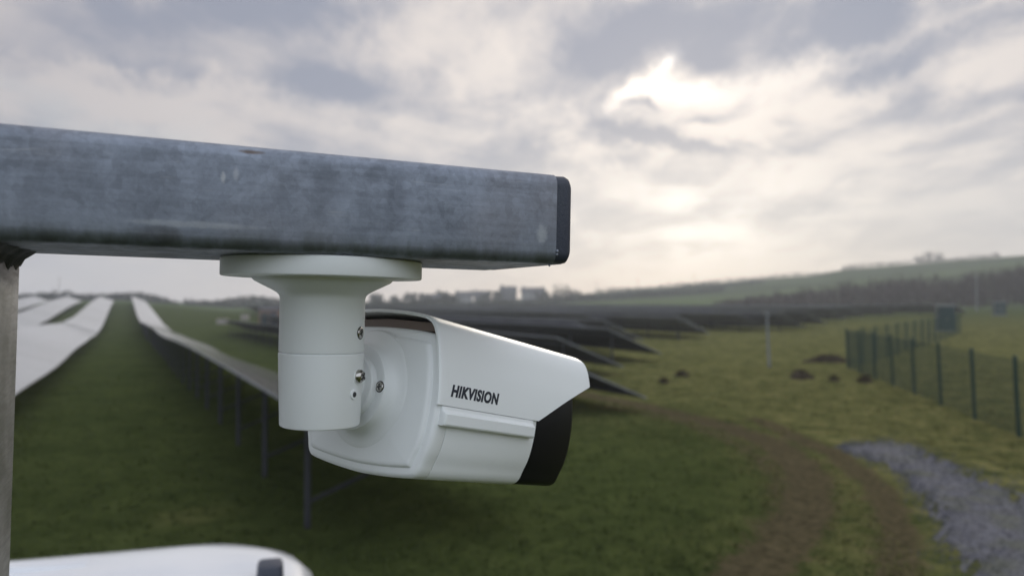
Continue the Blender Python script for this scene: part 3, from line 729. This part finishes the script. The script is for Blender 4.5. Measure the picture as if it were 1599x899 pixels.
# dark clods and heather tussocks on the grass
M['clod'] = mat('dark_soil_clod', (.042, .032, .021), .95, var=.5, vscale=6, spec=.1)
def mound(px, py, w, d, h, lb, seed):
    x, y = at(px, py); rr_ = np.random.default_rng(seed)
    root = thing('soil_mound', lb, 'mound', (x, y, gh(x, y)))
    vs = []; nr, na = 9, 22
    for i in range(nr):
        for j in range(na):
            q = i/(nr-1); a = 2*PI*j/na; f_ = 1+.22*math.sin(2*a+seed)+.15*math.sin(3*a+seed*2)
            vs.append((w*f_*q*math.cos(a), d*f_*q*math.sin(a), h*.8*(1-q**2.6)*(1+.35*math.sin(5*a+i)*math.sin(3*a+seed))+rr_.normal(0, h*.08)*(1-q)-.02*q))
    fs = [(i*na+j, i*na+(j+1) % na, (i+1)*na+(j+1) % na, (i+1)*na+j) for i in range(nr-1) for j in range(na)]
    MB().add(vs, fs).build('heap', M['clod'], root, smooth=60)
    mb = MB()
    for _ in range(int(260*max(.5, w))):
        q = rr_.random()**.6; a = rr_.random()*2*PI; px_, py_ = w*q*math.cos(a), d*q*math.sin(a); pz = h*(1-q**1.7)*.9
        dx, dy, dz = rr_.normal(0, .10), rr_.normal(0, .10), rr_.uniform(.04, .22)
        mb.add([(px_-.008, py_, pz), (px_+.012, py_+.006, pz), (px_+dx, py_+dy, pz+dz)], [(0, 1, 2)])
    mb.build('dead_stalks', M['clod'], root, smooth=0)
mound(1250, 590, .42, .8, .32, 'largest dark soil mound between the pale pole and the fence', 1)
mound(1292, 564, 1.1, .5, .38, 'long low dark mound reaching to the fence corner', 2)
mound(1065, 585, .30, .3, .18, 'small dark mound in open grass, right one of a pair', 3)
mound(1036, 594, .20, .25, .14, 'small dark mound in open grass, left one of a pair', 4)
mound(1301, 595, .20, .25, .14, 'tiny dark mound on the grass below the long mound', 5)
mound(1350, 597, .32, .3, .22, 'dark tussock mound against the foot of the fence', 6)

# ------------------------------------------------------------------ site cabin left of the mount
M['brick'] = mat('brown_timber_cladding', (.20, .125, .085), .8, var=.25, vscale=1.2)
M['slate'] = mat('dark_slate', (.045, .045, .055), .7, var=.2, vscale=.6)
M['door'] = mat('dark_blue_door', (.02, .03, .05), .5)
D = 104.; x0, x1 = (404-799.5)/1200*D, (452-799.5)/1200*D; w = x1-x0
r = thing('site_cabin', 'small brown site cabin with a dark door beside the white camera mount', 'cabin', ((x0+x1)/2, D, gh(x0, D)))
MB().box((-w/2, 0, -.2), (w/2, 2.6, 2.35)).build('wall', M['brick'], r, smooth=0)
MB().add([(-w/2-.15, -.2, 2.352), (w/2+.15, -.2, 2.352), (w/2+.15, 2.8, 2.352), (-w/2-.15, 2.8, 2.352), (-w/2-.15, 1.3, 2.75), (w/2+.15, 1.3, 2.75)], [(0, 1, 5, 4), (2, 3, 4, 5), (1, 2, 5), (3, 0, 4), (3, 2, 1, 0)]).build('roof', M['slate'], r, smooth=0)
d_ = MB().box((-.55, -.05, -.1), (.45, -.003, 2.05)).build('door', M['door'], r, smooth=0)
MB().box((.3, -.1, .95), (.38, -.052, 1.1)).build('handle', M['alu'], d_, smooth=0)
MB().box((-1.75, -.05, .3), (-.75, -.003, 1.95)).build('shutter', M['cab'], r, smooth=0)
M['box'] = mat('pale_grey_box', (.30, .27, .24), .6, var=.1)
for px, D, w, h, lb in ((348, 118, 1.6, .8, 'lower pale box on the grass left of the brown cabin'), (383, 128, 1.2, .9, 'small pale box right beside the brown cabin')):
    x = (px-799.5)/1200*D
    r = thing('storage_box', lb, 'box', (x, D, gh(x, D)), .2)
    MB().box((-w/2, -.5, 0), (w/2, .5, h*.86)).build('body', M['box'], r, smooth=0)
    MB().box((-w/2-.05, -.55, h*.862), (w/2+.05, .55, h)).build('lid', M['box'], r, smooth=0)

# ------------------------------------------------------------------ village on the skyline
M['render'] = mat('pale_house_wall', (.26, .26, .27), .8, var=.1, vscale=.5)
M['greywall'] = mat('grey_house_wall', (.09, .09, .10), .8, var=.15, vscale=.5)
M['pane'] = mat('window_glass', (.03, .035, .045), .15)
DV = 430.
def house(px, wpx, hw, hr, lb, wall, rz=0., off=0.):
    D = DV+off; x = (px-799.5)/1200*D; w = wpx/1200*D; dp = 7.
    r = thing('village_house', lb, 'house', (x, D, gh(x, D)-.3), rz, 'houses of the village on the skyline')
    MB().box((-w/2, 0, 0), (w/2, dp, hw)).build('wall', wall, r, smooth=0)
    e = .4
    rf = MB().add([(-w/2-e, -e, hw+.003), (w/2+e, -e, hw+.003), (w/2+e, dp+e, hw+.003), (-w/2-e, dp+e, hw+.003), (-w/2-e, dp/2, hw+hr), (w/2+e, dp/2, hw+hr)], [(0, 1, 5, 4), (2, 3, 4, 5), (1, 2, 5), (3, 0, 4), (3, 2, 1, 0)]).build('roof', M['slate'], r, smooth=0)
    for q in ((-.42,) if w < 9 else (-.42, .42)): MB().box((q*w-.45, dp/2-.4, hw+hr*.5), (q*w+.45, dp/2+.4, hw+hr+.9)).build('chimney', M['greywall'], rf, smooth=0)
    nw = max(2, int(w/3))
    for i in range(nw):
        for zz_ in ((.9, 2.1), (3.2, 4.3)):
            if zz_[1] > hw: continue
            cx_ = -w/2+(i+.5)*w/nw; MB().box((cx_-.55, -.06, zz_[0]), (cx_+.55, -.003, zz_[1])).build('window', M['pane'], r, smooth=0)
house(672, 32, 4.0, 3.0, 'low grey house with a pale gable, left among the skyline trees', M['greywall'], .1)
house(690, 15, 5.2, 3.0, 'narrow pale house beside the left skyline trees', M['render'], -.2, 20)
house(725, 26, 5.0, 3.0, 'pale fronted house in the middle of the skyline village', M['render'], .1)
house(752, 24, 4.6, 3.2, 'grey house between the pale house and the tall dark house', M['greywall'], 0)
house(795, 24, 6.5, 3.2, 'tallest dark house of the skyline village', M['greywall'], .15)
house(832, 36, 5.4, 2.8, 'long pale grey house at the right end of the skyline village', M['render'], -.05)
# ---- trees
M['bark'] = mat('dark_bark', (.045, .035, .028), .9, var=.2)
M['ever'] = mat('dark_evergreen', (.018, .024, .018), .8, var=.5, vscale=.8, spec=.1)
M['twig'] = mat('bare_winter_twigs', (.052, .036, .036), .9, var=.35, vscale=.3, spec=.1)
def leafy(px, D, h, w, lb, seed):
    rr_ = np.random.default_rng(seed); x = (px-799.5)/1200*D
    r = thing('skyline_tree', lb, 'tree', (x, D, gh(x, D)), 0, 'trees around the skyline village')
    mb = MB(); mb.tube((0, 0, -.5), (0, 0, h*.6), .3, .12, 7)
    for _ in range(7):
        a = rr_.random()*2*PI; z = h*rr_.uniform(.25, .55); mb.tube((0, 0, z), (w*.35*math.cos(a), w*.35*math.sin(a), z+h*.22), .12, .04, 5)
    mb.build('trunk', M['bark'], r)
    mb = MB(); cl = [(rr_.normal(0, w*.22), rr_.normal(0, w*.2), h*rr_.uniform(.35, .85), w*rr_.uniform(.16, .30)) for _ in range(9)]
    for _ in range(1500):
        c_ = cl[rr_.integers(9)]; v = rr_.normal(size=3); v *= c_[3]*rr_.random()**.35/np.linalg.norm(v); q = np.array(c_[:3])+v
        a, b_ = rr_.normal(size=3), rr_.normal(size=3); s_ = .42
        mb.add([tuple(q), tuple(q+a*s_), tuple(q+b_*s_)], [(0, 1, 2)])
    mb.build('crown', M['ever'], r, smooth=0, recalc=False)
for i, (px, D, h, w, lb) in enumerate(((590, 420, 6.5, 9, 'low dark tree at the left end of the village, beside the mount'), (616, 424, 6.5, 5.5, 'thin dark tree second from the camera mount on the skyline'),
        (640, 425, 8.0, 6.5, 'rounded dark tree left of the grey gabled house'), (662, 422, 6.0, 7, 'broad dark tree behind the grey gabled house'),
        (686, 450, 10.5, 10, 'tallest broad tree on the left of the village'), (708, 424, 6.6, 8, 'dark tree between narrow pale house and pale fronted house'), (764, 424, 6.0, 8, 'dark tree left of the tallest dark house'),
        (776, 426, 7.0, 7, 'dark tree tucked close to the tallest dark house'), (884, 430, 6.8, 13, 'lone wide dark tree beyond the right end of the village'), (850, 420, 5.2, 9, 'low bush at the right gable of the long pale house'))):
    leafy(px, D, h, w, lb, 20+i)
# bare trees on the crest
def bare(mb, x, y, z, h, rr_, depth=3, n0=5):
    def go_(a, d, L, r, lev):
        b_ = a+d*L; mb.tube(a, b_, r, r*.6, 4)
        if lev == 0: return
        for _ in range(3 if lev > 1 else 4):
            nd = (d+Vector(rr_.normal(0, .45, 3))).normalized(); nd.z = abs(nd.z)*.8+.2
            go_(a+(b_-a)*rr_.uniform(.5, 1.), nd.normalized(), L*rr_.uniform(.55, .8), r*.6, lev-1)
    go_(Vector((x, y, z)), Vector((rr_.normal(0, .05), rr_.normal(0, .05), 1)).normalized(), h*.38, h*.016, depth)
for i, (px, h, lb) in enumerate(((1438, 13, 'leftmost of three bare trees on the hill crest'), (1453, 15, 'middle and tallest of three bare trees on the crest'), (1467, 13, 'rightmost of three bare trees on the hill crest'))):
    D = 640.; x = (px-799.5)/1200*D
    r = thing('bare_tree', lb, 'tree', (x, D, gh(x, D)), 0, 'bare trees on the hill crest')
    rr_ = np.random.default_rng(60+i); mb = MB(); mb.tube((0, 0, -1), (0, 0, h*.3), .35, .25, 6); mb.build('trunk', M['bark'], r)
    mb = MB(); [bare(mb, rr_.normal(0, 1.2), 0, h*.02, h*.95*rr_.uniform(.8, 1.1), rr_, 4) for _ in range(5)]; mb.build('crown', M['twig'], r, smooth=0)
# brown winter woodland band
mb = MB(); rr_ = np.random.default_rng(77)
for i in range(520):
    px = rr_.uniform(1130, 1760); D = 218+rr_.uniform(-18, 40)
    x = (px-799.5)/1200*D; h = np.interp(px, [1130, 1250, 1400, 1500, 1600, 1760], [3.4, 6.4, 9.0, 8.8, 11.5, 11.5])*rr_.uniform(.7, 1.15)
    bare(mb, x, D, gh(x, D)-.3, h*1.15, rr_, 3)
    for _ in range(24):                     # brambles filling the foot of the wood
        q = Vector((x+rr_.normal(0, 1.6), D+rr_.normal(0, 1.5), gh(x, D)+rr_.uniform(0, h*.55))); a, b_ = Vector(rr_.normal(0, .45, 3)), Vector(rr_.normal(0, .45, 3))
        mb.add([q, q+a, q+b_], [(0, 1, 2)])
o = mb.build('woodland', M['twig'], smooth=0, recalc=False); tag(o, 'brown leafless woodland band below the green hill on the right', 'woodland', kind='stuff')
# hedges
def hedge(pts, h, lb, seed, dens=9, m_='ever'):
    rr_ = np.random.default_rng(seed); mb = MB(); pts = [Vector((*q, 0)) for q in pts]
    c0 = pts[0]; r = thing('hedgerow', lb, 'hedge', (c0.x, c0.y, gh(c0.x, c0.y)))
    for a, b_ in zip(pts[:-1], pts[1:]):
        L_ = (b_-a).length
        for _ in range(int(L_*dens)):
            w = rr_.random(); q = a.lerp(b_, w); hh2 = h*(.75+.35*math.sin(w*L_*.11+seed)*math.sin(w*L_*.043))
            z = gh(q.x, q.y)-c0.z-r.location.z; q2 = Vector((q.x-c0.x+rr_.normal(0, .5), q.y-c0.y+rr_.normal(0, .5), z+rr_.random()*hh2))
            d1, d2 = Vector(rr_.normal(0, .7, 3)), Vector(rr_.normal(0, .7, 3)); mb.add([q2, q2+d1, q2+d2], [(0, 1, 2)])
    mb.build('foliage', M[m_], r, smooth=0, recalc=False)
hedge([(-330, 330), (-150, 345)], 3.4, 'dark hedge on the horizon behind the white solar rows', 3, 45)
hedge([(-150, 352), (-60, 330), (-25, 330)], 4.6, 'dark hedge on the horizon just left of the camera mount', 4, 45)
hedge([(-70, 318), (45, 380), (110, 400)], 2.6, 'dark hedge along the foot of the skyline village', 5, 40)
hedge([(40, 430), (90, 440), (150, 455)], 3.2, 'field hedge halfway up the low hill beyond the solar rows', 6, 12)
hedge([(60, 560), (190, 560), (330, 520)], 3.0, 'upper hedge crossing the green hill above the woodland', 7, 9, 'twig')

# ------------------------------------------------------------------ haze
hz_ = MB().box((-800, -60, -6), (800, 820, 100)).build('haze', bpy.data.materials.new('thin_haze'), smooth=0); tag(hz_, kind='stuff')
hm = hz_.data.materials[0]; hm.use_nodes = True; hm.node_tree.nodes.clear()
pv = hm.node_tree.nodes.new('ShaderNodeVolumePrincipled'); pv.inputs['Density'].default_value = .0008; pv.inputs['Color'].default_value = (.82, .86, .92, 1); pv.inputs['Anisotropy'].default_value = .4
hm.node_tree.links.new(pv.outputs[0], hm.node_tree.nodes.new('ShaderNodeOutputMaterial').inputs['Volume'])

# ------------------------------------------------------------------ white van below the frame
M['van'] = mat('white_van_paint', (.72, .73, .76), .22, coat=.6, var=.02, vscale=2)
M['tyre'] = mat('tyre_rubber', (.015, .015, .015), .8)
M['lamp'] = mat('lamp_lens', (.5, .5, .5), .1)
vr = thing('van', 'white van with a rounded ribbed roof parked below the camera', 'van', (-.90, 4.02, 0), math.radians(17))
VL, VWD, VR = 4.4, 1.9, .44          # local x: 0 at the rounded end, running to -VL; local y: 0 at the far side, running to -VWD
def vring(z, ins, crown=0.):
    pts = []; r = min(VR-ins*.15, (VWD-2*ins)*.48); a0_, a1_, b0_, b1_ = -VL+ins, -ins, -VWD+ins, -ins
    for cx_, cy_, st_ in ((a1_-r, b1_-r, 0), (a0_+r, b1_-r, 90), (a0_+r, b0_+r, 180), (a1_-r, b0_+r, 270)):
        for i in range(9):
            q = math.radians(st_+90*i/8); pts.append((cx_+r*math.cos(q), cy_+r*math.sin(q), z))
    return pts
mb = MB()
mb.rings([vring(.32, .10), vring(.38, .03), vring(.6, .0), vring(1.0, .0), vring(1.08, .03), vring(1.55, .08), vring(1.78, .12), vring(1.88, .155), vring(1.945, .21), vring(1.985, .29), vring(2.01, .40), vring(2.025, .55), vring(2.03, .75)], True, True, True)
vb = mb.build('body', M['van'], vr, smooth=60)
for i in range(5):
    y = -.56-i*.17
    mb = MB(); mb.rings([[(x, y+dy, z+(.026 if 0 < j < 6 else 0)) for dy, z in ((-.05, 1.99), (-.035, 2.028), (.035, 2.028), (.05, 1.99))] for j, x in enumerate(np.linspace(-VL+.7, -1.05, 7))], True, True, True)
    mb.build('roof_rib', M['van'], vr, smooth=40)
mb = MB(); mb.rings([[(-.335+a*w_, -.90+b_*w_*1.3, z) for a, b_ in ((-.05, -.035), (-.035, -.05), (.035, -.05), (.05, -.035), (.05, .035), (.035, .05), (-.035, .05), (-.05, .035))] for z, w_ in ((1.98, 1.05), (2.045, 1.), (2.065, .88), (2.07, .6))], True, True, True); mb.build('roof_mount', M['cap'], vr, smooth=30)
for sgn, y in ((1, -.02), (-1, -VWD+.02)):
    for xa, xb in ((-1.6, -.55), (-2.9, -1.75)):
        mb = MB(); y2 = y-sgn*.052
        mb.add([(xa, y-sgn*.012, 1.14), (xb, y-sgn*.012, 1.14), (xb-.05, y2, 1.56), (xa+.05, y2, 1.56)], [(0, 1, 2, 3)])
        mb.add([(xa, y-sgn*.05, 1.14), (xb, y-sgn*.05, 1.14), (xb-.05, y2-sgn*.04, 1.56), (xa+.05, y2-sgn*.04, 1.56)], [(3, 2, 1, 0)])
        mb.build('side_window', M['pane'], vr, smooth=0)
for xw in (-.85, -VL+.85):
    for yw in (-.12, -VWD+.12):
        ff = frame(Vector((xw, yw, .33)), Vector((1, 0, 0)), Vector((0, 0, 1)), Vector((0, -1, 0)))
        wo = MB().lathe([(.20, -.11), (.31, -.11), (.33, -.08), (.33, .08), (.31, .11), (.20, .11)], 32, ff).build('wheel', M['tyre'], vr)
        MB().lathe([(.02, -.12), (.19, -.112), (.19, .112), (.02, .12)], 24, ff).build('rim', M['alu'], wo)
for yy in (-.3, -VWD+.3): MB().box((-.05, yy-.09, .85), (.012, yy+.09, 1.0)).build('tail_light', mat('red_lamp', (.3, .02, .02), .2), vr, smooth=0)
MB().box((-.08, -VWD+.2, .36), (.05, -.2, .55)).build('bumper', M['cap'], vr, smooth=0)
